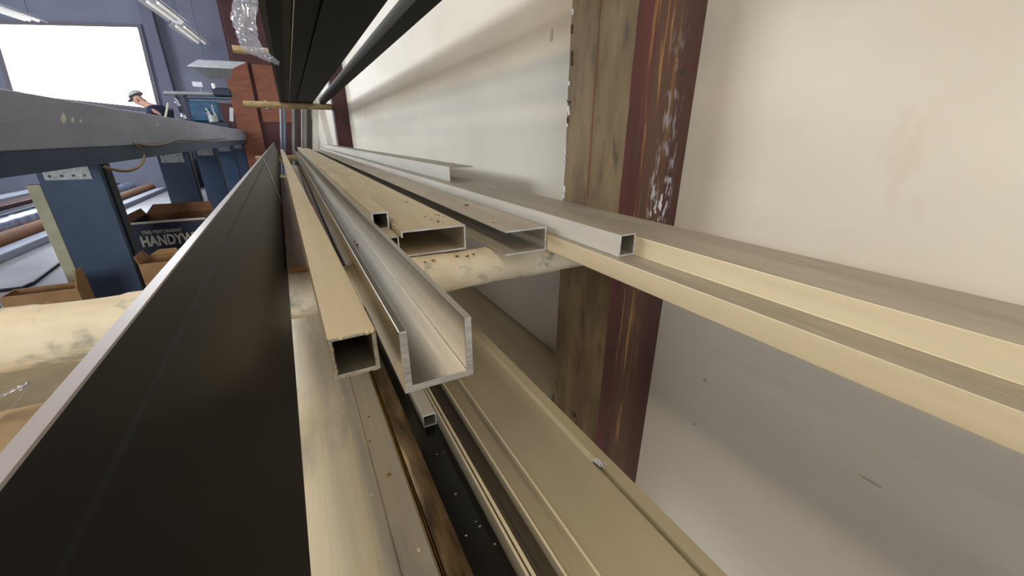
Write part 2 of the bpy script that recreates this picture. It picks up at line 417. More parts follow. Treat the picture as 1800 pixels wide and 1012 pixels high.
arm(0.545, -0.377, -0.55, 0.030, M['rod'], 'round rack arm under the wide champagne profile', xr=0.205)
arm(0.545, 0.289, -0.30, 0.029, M['rod'], 'round rack arm on the near post under the black bars')
arm(4.64, 0.289, -0.30, 0.029, M['rod'], 'weathered round rack arm across the far ends of the black bars', xr=0.448)
arm(4.64, 0.727, -0.29, 0.032, M['rod'], 'short-looking pale rack arm above the black bars behind the crumpled film', xr=0.448)
arm(4.64, -0.188, -0.30, 0.028, M['rod'], 'pale rack arm under the far ends of the aluminium stock', xr=0.448)
arm(4.64, -0.377, -0.30, 0.030, M['rod'], 'lowest rack arm on the far post', xr=0.448)
# ---------------------------------------------------------------- stock on the wrapped arm
ZT = -0.158
A3 = [M['alu'], M['alu_cut'], M['alu']]
t = 0.0052
o = ext('thick_channel', [(0.0400, ZT), (0.0888, ZT), (0.0888, -0.1122), (0.0888 - t, -0.1122), (0.0888 - t, ZT + t), (0.0400 + t, ZT + t), (0.0400 + t, -0.1122), (0.0400, -0.1122)],
        0.2226, 5.6, [M['alu'], M['alu_cut']], kz=0.0)
bev(o, 0.0006, 2); tag(o, 'shiny heavy-walled U channel with open top on the wrapped arm', 'channel', 'aluminium stock')

o = tube('square_tube', 0.0003, 0.0318, ZT, ZT + 0.0322, 0.003, 0.262, 5.5, [M['cream_alu'], M['alu_cut'], M['inside']], k=-0.018)
o.location.x += 0.0047
bev(o, 0.0006); tag(o, 'cream square tube with ragged sawn end beside the thick U channel', 'tube', 'aluminium stock')
# ragged burrs along the sawn end
for i in range(30):
    u = random.random(); s = 0.0005 + 0.0007 * random.random()
    if i % 3 == 2: c = Vector((0.002, 0.261, ZT + 0.004 + 0.024 * u))
    elif i % 3: c = Vector((0.003 + 0.027 * u, 0.261, ZT + 0.0312))
    else: c = Vector((0.003 + 0.027 * u, 0.261, ZT + 0.0015))
    c.x -= 0.0047
    box('burr', c.x - s, c.x + s, c.y - s * 0.6, c.y + s, c.z - s, c.z + s * 0.7, M['cream_alu'], o, Matrix.Rotation(random.random() * 3, 3, (0.3, 1, 0.5)))

o = tube('small_square_tube', 0.0893, 0.1142, ZT, ZT + 0.0295, 0.0022, 0.548, 5.6, [M['dusty'], M['alu_cut'], M['inside']])
tag(o, 'dusty square tube lying under another small tube beside the lipped channel', 'tube', 'aluminium stock')
o = tube('small_square_tube', 0.0893, 0.1132, ZT + 0.0297, ZT + 0.0557, 0.0022, 0.60, 5.6, [M['dusty'], M['alu_cut'], M['inside']])
tag(o, 'dusty square tube stacked on top of another small tube', 'tube', 'aluminium stock')

t = 0.0024
o = ext('lipped_channel', [(0.1215, ZT), (0.2118, ZT), (0.2118, -0.1208), (0.1163, -0.1208), (0.1163, -0.1300), (0.1163 + t, -0.1300), (0.1163 + t, -0.1208 - t),
        (0.2118 - t, -0.1208 - t), (0.2118 - t, ZT + t), (0.1215, ZT + t)], 0.541, 5.7, [M['dusty'], M['alu_cut']])
tag(o, 'dusty flat rectangular channel with small lip and dark hollow end', 'channel', 'aluminium stock')

o = ext('side_channel', [(0.2472, ZT), (0.3155, ZT), (0.3155, -0.1222), (0.2472, -0.1222), (0.2472, -0.1222 - t), (0.3155 - t, -0.1222 - t), (0.3155 - t, ZT + t), (0.2472, ZT + t)],
        0.478, 5.7, [M['dusty_grey'], M['alu_cut']])
tag(o, 'channel lying on its side with open mouth towards the lipped channel', 'channel', 'aluminium stock')

# stepped storefront section running past the lens along the wall
sx = [(0.3170, ZT), (0.4425, ZT), (0.4425, -0.1117), (0.3530, -0.1117), (0.3530, -0.1347), (0.3170, -0.1347)]
o = ext('stepped_profile', sx, -1.6, 5.6, [M['cream_alu'], M['alu_cut']])
for p in o.data.polygons:
    if p.normal.z > 0.5: p.material_index = 2
o.data.materials.append(M['dusty_grey'])
bev(o, 0.0008, 2)
tag(o, 'long pale stepped profile with dusty top running beside the white wall', 'profile', 'aluminium stock')

o = tube('ledge_tube', 0.3275, 0.3526, -0.1345, -0.1070, 0.0022, 0.337, 5.6, [M['white_alu'], M['alu_cut'], M['inside']])
bev(o, 0.0005); tag(o, 'white square tube lying on the ledge of the stepped profile', 'tube', 'aluminium stock')
for p in o.data.polygons:
    if p.normal.z > 0.5 and p.area > 0.01: p.material_index = 3
o.data.materials.append(M['dusty_grey'])

t = 0.0022
o = ext('back_channel', [(0.3730, -0.1115), (0.4425, -0.1115), (0.4425, -0.1115 + t), (0.3730 + t, -0.1115 + t), (0.3730 + t, -0.0735 - t), (0.4425, -0.0735 - t), (0.4425, -0.0735), (0.3730, -0.0735)],
        1.05, 5.7, [M['white_alu'], M['dusty_grey']])
o.data.materials.append(M['dusty_grey'])
for p in o.data.polygons:
    if p.normal.z > 0.5 and p.area > 0.01: p.material_index = 2
tag(o, 'white channel with mouth to the wall lying on the stepped profile', 'channel', 'aluminium stock')

o = ext('weathered_board', [(-0.0176, ZT + 0.0002), (0.0040, ZT), (0.0040, ZT + 0.007), (-0.0178, ZT + 0.007)], 0.54, 1.9, [M['board'], M['card']], cuts=8, k=-0.018)
tag(o, 'short weathered brown board between the black bar and cream tube', 'board')

# black upright bar at the left, slightly leaning, edge still under pale protective film
k = -0.018
def L2(a, s): return (a[0] + s[0], a[1] + s[1])
tp = (-0.0435, -0.0466); cr = (-0.0403, -0.0610); bt = (-0.0184, ZT)
root = empty('black_bar', (-0.05, 0.0, Z0 + ZT), label='tall black bar with pale film along its top edge and one tape strip', cat='bar')
th = 0.0030
ext('web', [bt, (cr[0] + 0.0003, cr[1] - 0.0011), (cr[0] - 0.0009, cr[1]), (cr[0] - 0.0001, cr[1] + 0.0006), (tp[0], tp[1]), (tp[0] - th, tp[1]), (cr[0] - th, cr[1]), (bt[0] - th, bt[1] + th), (bt[0] - 0.045, bt[1] + th), (bt[0] - 0.045, bt[1])],
    -1.4, 5.5, [M['black'], M['alu_cut']], k=k, parent=root)
ext('protective_film', [(tp[0] + 0.0002, tp[1] - 0.0004), (tp[0] + 0.0002, tp[1] + 0.0004), (tp[0] - th - 0.0002, tp[1] + 0.0004), (tp[0] - th - 0.0002, tp[1] - 0.006), (tp[0] - th, tp[1] - 0.006), (tp[0] - th, tp[1])],
    -1.4, 5.5, [M['film_grey']], k=k, parent=root)
# tape across the far part of the web
def webpt(s, y, off=0.0006):
    x = cr[0] + (bt[0] - cr[0]) * s; z = cr[1] + (bt[1] - cr[1]) * s
    return (x + off + k * y, y, z + Z0)
V = [webpt(-0.12, 1.30), webpt(-0.12, 1.24), webpt(0.99, 1.17), webpt(0.99, 1.12)]
V += [(v[0] + 0.0007, v[1], v[2]) for v in V]
link('tape_strip', V, [(0, 1, 3, 2), (4, 6, 7, 5), (0, 4, 5, 1), (2, 3, 7, 6), (0, 2, 6, 4), (1, 5, 7, 3)], M['film_grey'], root)

# ---------------------------------------------------------------- lower shelf stock
ZL = -0.347
o = ext('wide_plate', [(-0.070, ZL), (0.0445, ZL), (0.0445, -0.302), (0.0432, -0.300), (0.0205, -0.300), (0.0200, -0.3012), (0.0192, -0.3012), (0.0187, -0.300), (-0.0300, -0.300), (-0.068, -0.300), (-0.070, -0.302)],
        -1.2, 5.4, [M['alu_plate'], M['alu_cut']])
tag(o, 'wide bare aluminium box profile with smears below the cream tube', 'profile', 'lower shelf stock')
o = ext('gold_strip', [(0.0450, ZL), (0.0484, ZL), (0.0484, -0.306), (0.0478, -0.304), (0.0472, -0.306), (0.0464, -0.312), (0.0456, -0.304), (0.0450, -0.304)], -1.2, 5.4, M['gold'])
tag(o, 'thin gold coloured strip beside the wide aluminium profile', 'strip', 'lower shelf stock')
o = ext('bronze_bar', [(0.0490, ZL), (0.0660, ZL), (0.0660, -0.300), (0.0490, -0.304)], -1.2, 5.4, M['bronze'])
tag(o, 'glossy dark bronze bar between gold strip and black channel', 'bar', 'lower shelf stock')
o = ext('black_flat', [(0.0664, ZL), (0.0996, ZL), (0.0996, -0.318), (0.0664, -0.318)], -1.2, 5.4, M['black_gloss'])
tag(o, 'flat black profile speckled with dust carrying the small tube', 'profile', 'lower shelf stock')
o = tube('tiny_square_tube', 0.0832, 0.0992, -0.318, -0.3015, 0.0014, 0.373, 2.6, [M['white_alu'], M['alu_cut'], M['inside']])
bev(o, 0.0004); tag(o, 'tiny pale square tube lying on the flat black profile', 'tube', 'lower shelf stock')
ch = [(0.0998, ZL), (0.0998, -0.300), (0.1020, -0.300), (0.1022, -0.311), (0.1032, -0.311), (0.1034, -0.2995), (0.1062, -0.2995), (0.1064, -0.314), (0.1085, -0.314), (0.1087, -0.302), (0.1104, -0.302), (0.1106, -0.309), (0.1240, -0.309),
      (0.1244, -0.2995), (0.1264, -0.2995), (0.1268, -0.306), (0.1452, -0.306), (0.1456, -0.2990), (0.1478, -0.2990), (0.1484, -0.3005), (0.2120, -0.3005), (0.2126, -0.3060), (0.2160, -0.3060), (0.2164, -0.2985), (0.2290, -0.2985), (0.2300, -0.300), (0.2300, ZL)]
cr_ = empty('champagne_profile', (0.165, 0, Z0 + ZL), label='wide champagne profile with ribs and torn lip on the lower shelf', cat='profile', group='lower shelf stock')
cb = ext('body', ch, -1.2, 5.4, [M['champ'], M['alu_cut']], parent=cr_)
cb.data.materials.append(M['cream_alu']); cb.data.materials.append(mat('recess_shade', (70, 62, 50), (58, 52, 42), (60, 6, 60), 0.5))  # last material: dark colour for the shade between the ribs
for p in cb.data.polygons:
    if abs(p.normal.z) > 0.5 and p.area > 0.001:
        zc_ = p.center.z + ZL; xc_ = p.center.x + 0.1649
        if zc_ > -0.3002 and xc_ < 0.149: p.material_index = 2  # rib tops coloured paler for their bright highlights
        elif zc_ > -0.32 and xc_ < 0.1245: p.material_index = 3  # recess floors coloured dark for the shade in the gaps
# snap-in lip, torn off where the groove lies open
ext('snap_lip', [(0.2118, -0.3003), (0.2126, -0.2992), (0.2162, -0.2978), (0.2168, -0.2990), (0.2160, -0.3030), (0.2126, -0.3030)], 0.226, 5.4, [M['champ'], M['alu_cut']], parent=cr_)
V = []; F = []
for i in range(7):
    a = i / 6.0
    for j in range(3):
        V.append((0.2120 + 0.0062 * a, 0.226 - 0.006 * j + 0.004 * math.sin(i * 2.3) * (j > 0), Z0 - 0.2990 + 0.0035 * math.sin(a * 3.1) + 0.0035 * j * (0.4 + 0.5 * math.sin(i * 1.7)) - 0.002 * a))
for i in range(6):
    for j in range(2): F.append((i * 3 + j, i * 3 + j + 1, i * 3 + j + 4, i * 3 + j + 3))
tl = link('torn_edge', V, F, M['alu_cut'], cr_); sm = tl.modifiers.new('thick', 'SOLIDIFY'); sm.thickness = 0.0006

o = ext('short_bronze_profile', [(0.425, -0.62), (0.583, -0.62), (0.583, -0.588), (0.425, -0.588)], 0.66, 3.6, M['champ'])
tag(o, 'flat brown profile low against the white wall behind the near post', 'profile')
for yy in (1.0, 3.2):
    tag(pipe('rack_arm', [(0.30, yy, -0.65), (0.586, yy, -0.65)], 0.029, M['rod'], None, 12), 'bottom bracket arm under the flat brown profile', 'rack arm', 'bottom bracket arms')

# boards under the wrapped arm, left of the black bar
o = box('kraft_board', -0.62, -0.085, -0.6, 0.62, ZL, -0.302, M['kraft'], b=0.001)
tag(o, 'broad tan kraft board below the black bar on the left', 'board', 'boards on the lower shelf')
o = box('grey_board', -0.62, -0.30, 0.626, 0.90, ZL + 0.005, -0.306, mat('grey_tan_board', (160, 148, 122), (140, 128, 104), (12, 12, 12), 0.7))
tag(o, 'grey tan board end beyond the broad kraft board', 'board', 'boards on the lower shelf')
# scrap of clear tape standing on the boards
pts = [(-0.345 + 0.030 * math.sin(a * 0.55), 0.60 + 0.006 * math.sin(a), -0.300 + 0.034 * math.sin(a * 0.42)) for a in [i * 0.5 for i in range(16)]]
V = []; F = []
for i, p in enumerate(pts):
    V += [(p[0], p[1] - 0.008, p[2] + Z0), (p[0], p[1] + 0.010, p[2] + Z0)]
for i in range(len(pts) - 1): F.append((2 * i, 2 * i + 1, 2 * i + 3, 2 * i + 2))
o = link('tape_scrap', V, F, M['film'], smooth=True); o.modifiers.new('thick', 'SOLIDIFY').thickness = 0.0004
tag(o, 'curl of clear tape on the kraft board under the wrapped arm', 'tape')

# ---------------------------------------------------------------- black bars on the upper arms
ZU = 0.3185
def up(name, sec, m, label, y1=4.68):
    o = ext(name, [(x, z + ZU) for x, z in sec], 0.42, y1, m); tag(o, label, 'bar', 'bars on the upper arms'); return o
M['upper_grey'] = mat('olive_grey_anodised', (70, 66, 56), (60, 57, 49), (30, 3, 30), 0.65, spec=0.25)
up('angle_bar', [(-0.006, 0), (0.0105, 0), (0.0105, 0.003), (-0.003, 0.003), (-0.003, 0.05), (-0.006, 0.05)], M['upper_grey'], 'thin olive grey angle bar next to the crumpled film')
up('black_channel', [(0.0112, 0), (0.046, 0), (0.046, 0.045), (0.0112, 0.045)], M['black_matte'], 'narrow black bar beside the thin angle bar')
up('grey_bar', [(0.0465, 0.012), (0.0705, 0.012), (0.0705, 0.045), (0.0465, 0.045)], M['upper_grey'], 'recessed grey bar between two black bars')
for yy in (0.545, 4.64):
    tag(box('spacer_block', 0.0468, 0.0702, yy - 0.02, yy + 0.02, ZU, ZU + 0.012, M['ply']), 'small wood spacer under the recessed grey bar', 'spacer', 'spacers under the grey bar')
up('edge_highlight', [(0.0718, 0), (0.0745, 0), (0.0745, 0.045), (0.0718, 0.045)], M['alu'], 'thin aluminium strip added as a bright edge highlight between upper bars')  # strip put in for the bright highlight along the bar edge
up('black_profile', [(0.0752, 0), (0.118, 0), (0.121, 0.006), (0.134, 0.006), (0.134, 0.045), (0.0752, 0.045)], M['black_matte'], 'black profile with stepped underside beside the widest black bar')
up('wide_black_bar', [(0.137, 0), (0.278, 0), (0.278, 0.045), (0.137, 0.045)], M['black_matte'], 'widest flat black bar on the upper arms')
o = up('wall_side_bar', [(0.340, 0), (0.397, 0), (0.397, 0.040), (0.340, 0.040)], [M['black_matte'], M['black_matte'], M['upper_grey']], 'black bar nearest the white wall with its lit side painted olive')
for p in o.data.polygons:
    if p.normal.x < -0.5: p.material_index = 2  # lit side of the black bar, light put into its olive colour

# crumpled clear film hanging at the left of the upper bars
def film():
    Lp = [(-0.078, 0.475), (-0.104, 0.397), (-0.098, 0.346), (-0.090, 0.303), (-0.067, 0.285), (-0.016, 0.267), (0.019, 0.260)]
    Rp = [(0.002, 0.486), (-0.028, 0.388), (-0.030, 0.335), (-0.018, 0.303), (-0.002, 0.286), (0.014, 0.273), (0.022, 0.262)]
    Lp = [(-0.060, 0.60)] + Lp; Rp = [(0.010, 0.60)] + Rp
    def at(P, s):
        s *= len(P) - 1; i = min(int(s), len(P) - 2); f = s - i
        return (P[i][0] * (1 - f) + P[i + 1][0] * f, P[i][1] * (1 - f) + P[i + 1][1] * f)
    nu, nv = 22, 70; V = []; F = []
    for j in range(nv + 1):
        s = j / nv; a = at(Lp, s); b = at(Rp, s)
        for i in range(nu + 1):
            u = i / nu
            x = a[0] * (1 - u) + b[0] * u; z = a[1] * (1 - u) + b[1] * u
            q = Vector((u * 3.2, s * 9, 0.3))
            d = abs(noise.noise(q)) * 0.05 + abs(noise.noise(q * 2.7)) * 0.022 + noise.noise(q * 6) * 0.006
            e = noise.noise(q * 3 + Vector((5, 2, 1))) * 0.006
            V.append((x + e, 1.88 + d + 0.02 * math.sin(u * 5 + s * 6), z + e + Z0))
    w_ = nu + 1
    for j in range(nv):
        for i in range(nu): F.append((j * w_ + i, j * w_ + i + 1, (j + 1) * w_ + i + 1, (j + 1) * w_ + i))
    o = link('plastic_film', V, F, M['film'])
    o.modifiers.new('thick', 'SOLIDIFY').thickness = 0.0005
    tag(o, 'crumpled clear plastic film hanging from the upper rack', 'plastic film')
film()

# ---------------------------------------------------------------- upright stock at the far end
V8 = [(-0.084, -0.060, 'steel', 'blue grey upright steel bar first beside the maroon partition'),
      (-0.056, -0.021, 'steel', 'blue grey upright steel bar second from the maroon partition'),
      (0.043, 0.082, 'grey_steel', 'grey upright bar beside a gap before the bright strip'),
      (0.086, 0.120, 'upper_grey', 'olive grey upright bar next to the grey upright bar'),
      (0.150, 0.164, 'white', 'thin bright white upright strip between grey bars'),
      (0.172, 0.222, 'grey_steel', 'broad grey upright bar right of the bright strip'),
      (0.226, 0.270, 'upper_grey', 'olive upright bar between broad grey bar and pale profile'),
      (0.280, 0.352, 'white_alu', 'pale upright profile next to the leaning white profile')]
for i, (x0, x1, mm, lb) in enumerate(V8):
    o = ext('upright_bar', [(x0, FL), (x1, FL), (x1, 1.2), (x0, 1.2)], 6.0 + 0.02 * (i % 3), 6.05 + 0.02 * (i % 3), M[mm])
    for v in o.data.vertices: v.co.x += 0.17 * (v.co.z - 1.0)
    bev(o, 0.004); tag(o, lb, 'bar', 'upright stock at the far end')
o = box('leaning_profile', 0.455, 0.525, 5.95, 6.0, FL, 1.2, M['white_alu'])
for v in o.data.vertices:
    v.co.x += -0.075 * (v.co.z - 0.96) / 0.45 * 0.55
tag(o, 'white profile leaning towards the maroon post at the far end', 'profile', 'upright stock at the far end')

# maroon partition and plywood panels at the far right
tag(box('partition', -0.78, 0.587, 11.0, 11.1, FL, 2.6, M['maroon']), 'maroon painted partition behind the upright bars', 'partition')
tag(box('plywood_sheet', -0.41, 0.22, 10.97, 10.999, 0.33, 1.47, M['ply']), 'broad orange brown plywood sheet fixed on the maroon partition', 'plywood', 'plywood sheets')
tag(box('plywood_sheet', -0.92, -0.48, 10.92, 10.96, FL, 1.49, M['ply']), 'narrow orange plywood sheet standing on the floor at the bench end', 'plywood', 'plywood sheets')
tag(box('paper_strip', -0.875, -0.815, 9.53, 9.545, 0.29, 0.53, M['white'], rot=Matrix.Rotation(0.2, 3, 'Y')), 'white paper strip pinned beside the narrow plywood panel', 'paper')
tag(box('plywood_box', -1.06, -0.82, 9.55, 9.75, 0.17, 0.60, M['maroon']), 'brown wooden box on the bench beside the teal saw guard', 'box')
tag(pipe('switch_box', [(-0.28, 10.938, 0.60), (-0.28, 10.938, 0.76)], 0.03, M['white']), 'small white switch on the plywood panel', 'switch')

# ---------------------------------------------------------------- long workbench
bench = empty('workbench', (-1.2, 7.0, 0.0), label='long workbench with scuffed grey front panel on blue leg boxes', cat='workbench')
box('front_panel', -0.83, -0.80, 0.9, 10.9, -0.040, 0.152, M['bench_panel'], bench, b=0.004)
box('bench_top', -1.50, -0.831, 0.9, 10.9, 0.120, 0.152, M['bench_panel'], bench)
box('beam', -0.88, -0.81, 0.9, 10.9, -0.118, -0.041, M['blue'], bench)
box('beam', -1.48, -1.41, 0.9, 10.9, -0.118, 0.119, M['blue'], bench)
for i, y in enumerate((2.65, 4.65, 6.35, 8.15, 10.05)):
    lg = box('leg_box', -1.035, -0.82, y, y + 0.13, FL, -0.1185, M['blue'], bench)
    box('corner_post', -0.819, -0.812, y + 0.05, y + 0.13, FL, -0.12, M['dark'], lg, b=0.003)
    br = box('bracket', -1.012, -0.852, y - 0.006, y - 0.0005, -0.205 if i else -0.183, -0.121, M['zinc'], lg)
    if i == 0:
        box('edge_board', -1.082, -1.036, y - 0.004, y + 0.03, FL, -0.20, M['cream_paint'], lg, b=0.002)
        for bx in (-0.992, -0.952, -0.912, -0.874):
            pipe('bolt', [(bx, y - 0.009, -0.165), (bx, y - 0.006, -0.165)], 0.006, M['bolt'], lg, 8)
    else:
        for bx in (-0.985, -0.885):
            for bz in (-0.145, -0.185):
                pipe('bolt', [(bx, y - 0.009, bz), (bx, y - 0.006, bz)], 0.006, M['bolt'], lg, 8)
# scars on the panel
for (yy, zz, s) in ((2.42, 0.075, 0.02), (2.50, 0.072, 0.012), (2.58, 0.07, 0.008), (3.85, 0.085, 0.012), (5.3, 0.07, 0.012), (6.6, 0.06, 0.012)):
    box('chipped_spot', -0.8005, -0.7985, yy - s * 1.4, yy + s * 1.4, zz - s * 0.6, zz + s * 0.6, M['white_alu'], bench, Matrix.Rotation(0.5, 3, 'X'))

o = pipe('yellow_hose', [(-0.79, 3.142, -0.024), (-0.775, 3.225, -0.063), (-0.77, 3.223, -0.104), (-0.77, 3.085, -0.152), (-0.775, 2.892, -0.170), (-0.78, 2.726, -0.153), (-0.792, 2.608, -0.125)], 0.008, M['hose'], None, 10)
o.modifiers.new('smooth', 'SUBSURF').levels = 1
tag(o, 'ochre hose hanging in a loop under the workbench panel', 'hose')
o = pipe('grey_cable', [(-0.79, 3.172, -0.03), (-0.785, 3.546, -0.056), (-0.79, 4.038, -0.032), (-0.79, 4.29, -0.012), (-0.79, 4.922, -0.029), (-0.79, 5.74, -0.022), (-0.79, 7.552, -0.006)], 0.008, mat('grey_brown_cable', (96, 88, 78), rough=0.6), None, 8)
o.modifiers.new('smooth', 'SUBSURF').levels = 1
tag(o, 'thin grey brown cable sagging along the workbench panel', 'cable')

# cartons under the bench
def carton(name, x0, x1, y0, y1, z1, m, label, flaps=(), z0=FL, inner=None):
    th = 0.006
    o = empty(name, ((x0 + x1) / 2, (y0 + y1) / 2, z0 + Z0), label=label, cat='box', group='cartons under the bench')
    box('side_wall', x0, x1, y0, y0 + th, z0 + th, z1, m, o); box('side_wall', x0, x1, y1 - th, y1, z0 + th, z1, inner or m, o)
    box('side_wall', x0, x0 + th, y0 + th, y1 - th, z0 + th, z1, m, o); box('side_wall', x1 - th, x1, y0 + th, y1 - th, z0 + th, z1, m, o)
    box('bottom', x0, x1, y0, y1, z0, z0 + th, M['card_dark'], o)
    for (side, ang, ln) in flaps:
        if side == 'back':
            V = [(x0, y1, z1), (x1, y1, z1), (x1 - 0.01, y1 + ln * math.cos(ang), z1 + ln * math.sin(ang)), (x0 + 0.05, y1 + ln * math.cos(ang), z1 + ln * math.sin(ang))]
        elif side == 'left':
            V = [(x0, y0, z1), (x0, y1, z1), (x0 - ln * math.cos(ang), y1 - 0.03, z1 + ln * math.sin(ang)), (x0 - ln * math.cos(ang), y0 + 0.02, z1 + ln * math.sin(ang))]
        elif side == 'right':
            V = [(x1, y0, z1), (x1, y1, z1), (x1 + ln * math.cos(ang), y1 - 0.03, z1 + ln * math.sin(ang)), (x1 + ln * math.cos(ang), y0 + 0.02, z1 + ln * math.sin(ang))]
        else:
            V = [(x0, y0, z1), (x1, y0, z1), (x1 - 0.01, y0 - ln * math.cos(ang), z1 + ln * math.sin(ang)), (x0 + 0.01, y0 - ln * math.cos(ang), z1 + ln * math.sin(ang))]
        f = link('flap', [(v[0], v[1], v[2] + Z0) for v in V], [(0, 1, 2, 3)], inner or m, o)
        f.modifiers.new('thick', 'SOLIDIFY').thickness = 0.005
    return o
hb = carton('navy_carton', -1.035, -0.62, 3.52, 3.90, -0.536, M['navy_card'], 'navy printed carton with pale lettering under the workbench', (('back', 1.2, 0.07), ('left', 1.25, 0.05)), inner=M['card_dark'])
box('rim', -1.037, -0.618, 3.516, 3.5195, -0.548, -0.534, M['print'], hb)
def text(s, x, z, size, y, parent, m, wide=1.0, bold=0.0, tilt=0.0):
    c = bpy.data.curves.new('print', 'FONT'); c.body = s; c.size = size; c.extrude = 0.0006; c.offset = bold; c.space_character = 1.02
    t_ = bpy.data.objects.new('tmp', c); C.objects.link(t_)
    dg = bpy.context.evaluated_depsgraph_get(); me = bpy.data.meshes.new_from_object(t_.evaluated_get(dg))
    bpy.data.objects.remove(t_, do_unlink=True); bpy.data.curves.remove(c)
    me.materials.clear(); me.materials.append(m)
    me.transform(Matrix.Diagonal((wide, 1, 1, 1)))
    o = bpy.data.objects.new('lettering', me); C.objects.link(o)
    o.parent = parent
    o.location = Vector((x, y, z + Z0)) - parent.location
    o.rotation_euler = (math.radians(90), tilt, 0)
    return o
text('HANDYWRAP', -1.010, -0.703, 0.100, 3.5190, hb, M['print'], 0.64, 0.0035)
text('TRES PERFORMANT', -0.990, -0.620, 0.034, 3.5190, hb, M['print'], 0.72, 0.0004)
box('printed_rule', -0.90, -0.66, 3.518, 3.5195, -0.745, -0.741, M['print'], hb)

carton('open_carton', -0.775, -0.64, 2.56, 2.74, -0.600, M['card'], 'small open brown carton in front of the navy carton', (('left', 1.2, 0.04), ('back', 1.3, 0.03)))
carton('tan_carton', -1.13, -0.90, 2.25, 2.36, -0.600, M['card'], 'tan carton beside the cream edged leg box', (('right', 1.45, 0.07),))
tag(pipe('black_cable', [(-2.05, 4.10, FL + 0.012), (-1.92, 4.10, FL + 0.012), (-1.91, 4.22, FL + 0.012), (-1.93, 4.40, FL + 0.012), (-1.975, 4.85, FL + 0.012), (-1.98, 6.0, FL + 0.012)], 0.012, M['dark'], None, 8), 'black cable lying on the pale concrete floor', 'cable')

# things on the floor beyond the bench
def floorbar(name, x0, x1, z0, z1, y0, y1, m, label, k=0.0):
    o = ext(name, rect(x0, x1, z0, z1), y0, y1, m, k=k); bev(o, 0.005); return tag(o, label, 'bar', 'stock on the floor')
o = pipe('cardboard_tube', [(-2.70, 4.2, FL + 0.08), (-2.70, 11.0, FL + 0.08)], 0.08, M['card_dark'], None, 18)
tag(o, 'long brown cardboard tube lying on the floor beyond the bench', 'tube')
floorbar('grey_beam', -2.60, -2.45, FL, FL + 0.07, 4.2, 11.0, M['bench_panel'], 'grey flat beam on the floor beside the brown tube')
# plastic-wrapped bundle
pts = [(-3.05, 4.6 + 0.11 * i, FL + 0.10) for i in range(60)]
o = pipe('wrapped_bundle', pts, 0.10, mat('shiny_wrapped_plastic', (168, 180, 200), (120, 132, 160), (14, 9, 14), 0.18, 0.4), None, 16, rfun=lambda i, t_, p: 0.92 + 0.22 * abs(noise.noise(Vector((p.y * 5, math.cos(t_) * 3, math.sin(t_) * 3)))))
tag(o, 'bundle wrapped in shiny clear plastic on the floor', 'bundle')
floorbar('dark_beam', -3.45, -3.28, FL, FL + 0.16, 4.5, 11.4, M['dark'], 'dark blue beam on the floor beyond the wrapped bundle')
floorbar('brown_beam', -3.75, -3.52, FL, FL + 0.20, 4.5, 11.4, M['red_post'], 'dark red brown beam on the floor beyond the dark beam')
floorbar('grey_plank', -4.1, -3.85, FL, FL + 0.22, 4.5, 11.4, M['bench_panel'], 'grey plank stack on the floor farthest beyond the bench')
o = box('dark_crate', -2.4, -1.9, 11.1, 11.7, FL, FL + 0.60, M['dark'], b=0.01); tag(o, 'dark crate on the bright floor between the bench legs', 'crate')
o = box('dark_stool', -2.02, -1.66, 2.9, 3.3, FL, -0.60, M['blue'], b=0.01); tag(o, 'dark blue cabinet at the near end beyond the bench', 'cabinet')
o = box('floor_mat', -2.3, -1.7, 7.0, 7.6, FL, FL + 0.008, M['bench_panel']); tag(o, 'grey mat on the bright floor behind the leg box', 'mat')

# ---------------------------------------------------------------- saw station at the far end of the bench
BT = 0.152
saw = empty('saw_station', (-1.15, 9.0, Z0 + BT), label='chop saw station with teal guard, chrome clamps and grey rails on the bench', cat='saw')
box('base', -1.46, -0.86, 8.8, 9.25, BT + 0.001, BT + 0.10, M['dark'], saw, b=0.01)
box('guard', -1.36, -0.95, 8.9, 9.2, BT + 0.10, 0.585, M['teal'], saw, b=0.03)
pipe('rail', [(-1.66, 9.0, 0.69), (-1.00, 9.0, 0.705)], 0.03, M['zinc'], saw, 12)
pipe('rail', [(-1.36, 8.98, 0.635), (-0.76, 8.98, 0.645)], 0.026, M['steel'], saw, 12)
box('upright', -1.42, -1.37, 9.05, 9.12, BT + 0.1, 0.70, M['dark'], saw)
box('motor', -0.99, -0.73, 8.92, 9.15, 0.67, 0.80, M['dark'], saw, b=0.02)
pipe('motor_cap', [(-0.95, 8.95, 0.70), (-0.95, 8.95, 0.86)], 0.025, M['chrome'], saw, 12)
for (x, z0, z1, r) in ((-1.48, 0.49, 0.60, 0.03), (-1.45, 0.30, 0.37, 0.045), (-1.10, 0.34, 0.46, 0.035), (-1.02, 0.36, 0.52, 0.015)):
    pipe('clamp', [(x, 8.85, z0), (x - 0.02, 8.84, (z0 + z1) / 2), (x - 0.01, 8.85, z1)], r, M['chrome'], saw, 12)
pipe('canister', [(-1.06, 8.84, BT + 0.101), (-1.06, 8.84, 0.36)], 0.07, M['zinc'], saw, 14)
sg = empty('notice', (-1.19, 9.1, Z0 + 0.74), label='small white notice on a short stem above the saw rail', cat='notice')
box('card', -1.26, -1.125, 9.095, 9.105, 0.815, 0.89, M['white'], sg); box('stem', -1.175, -1.16, 9.095, 9.105, 0.725, 0.815, M['zinc'], sg)

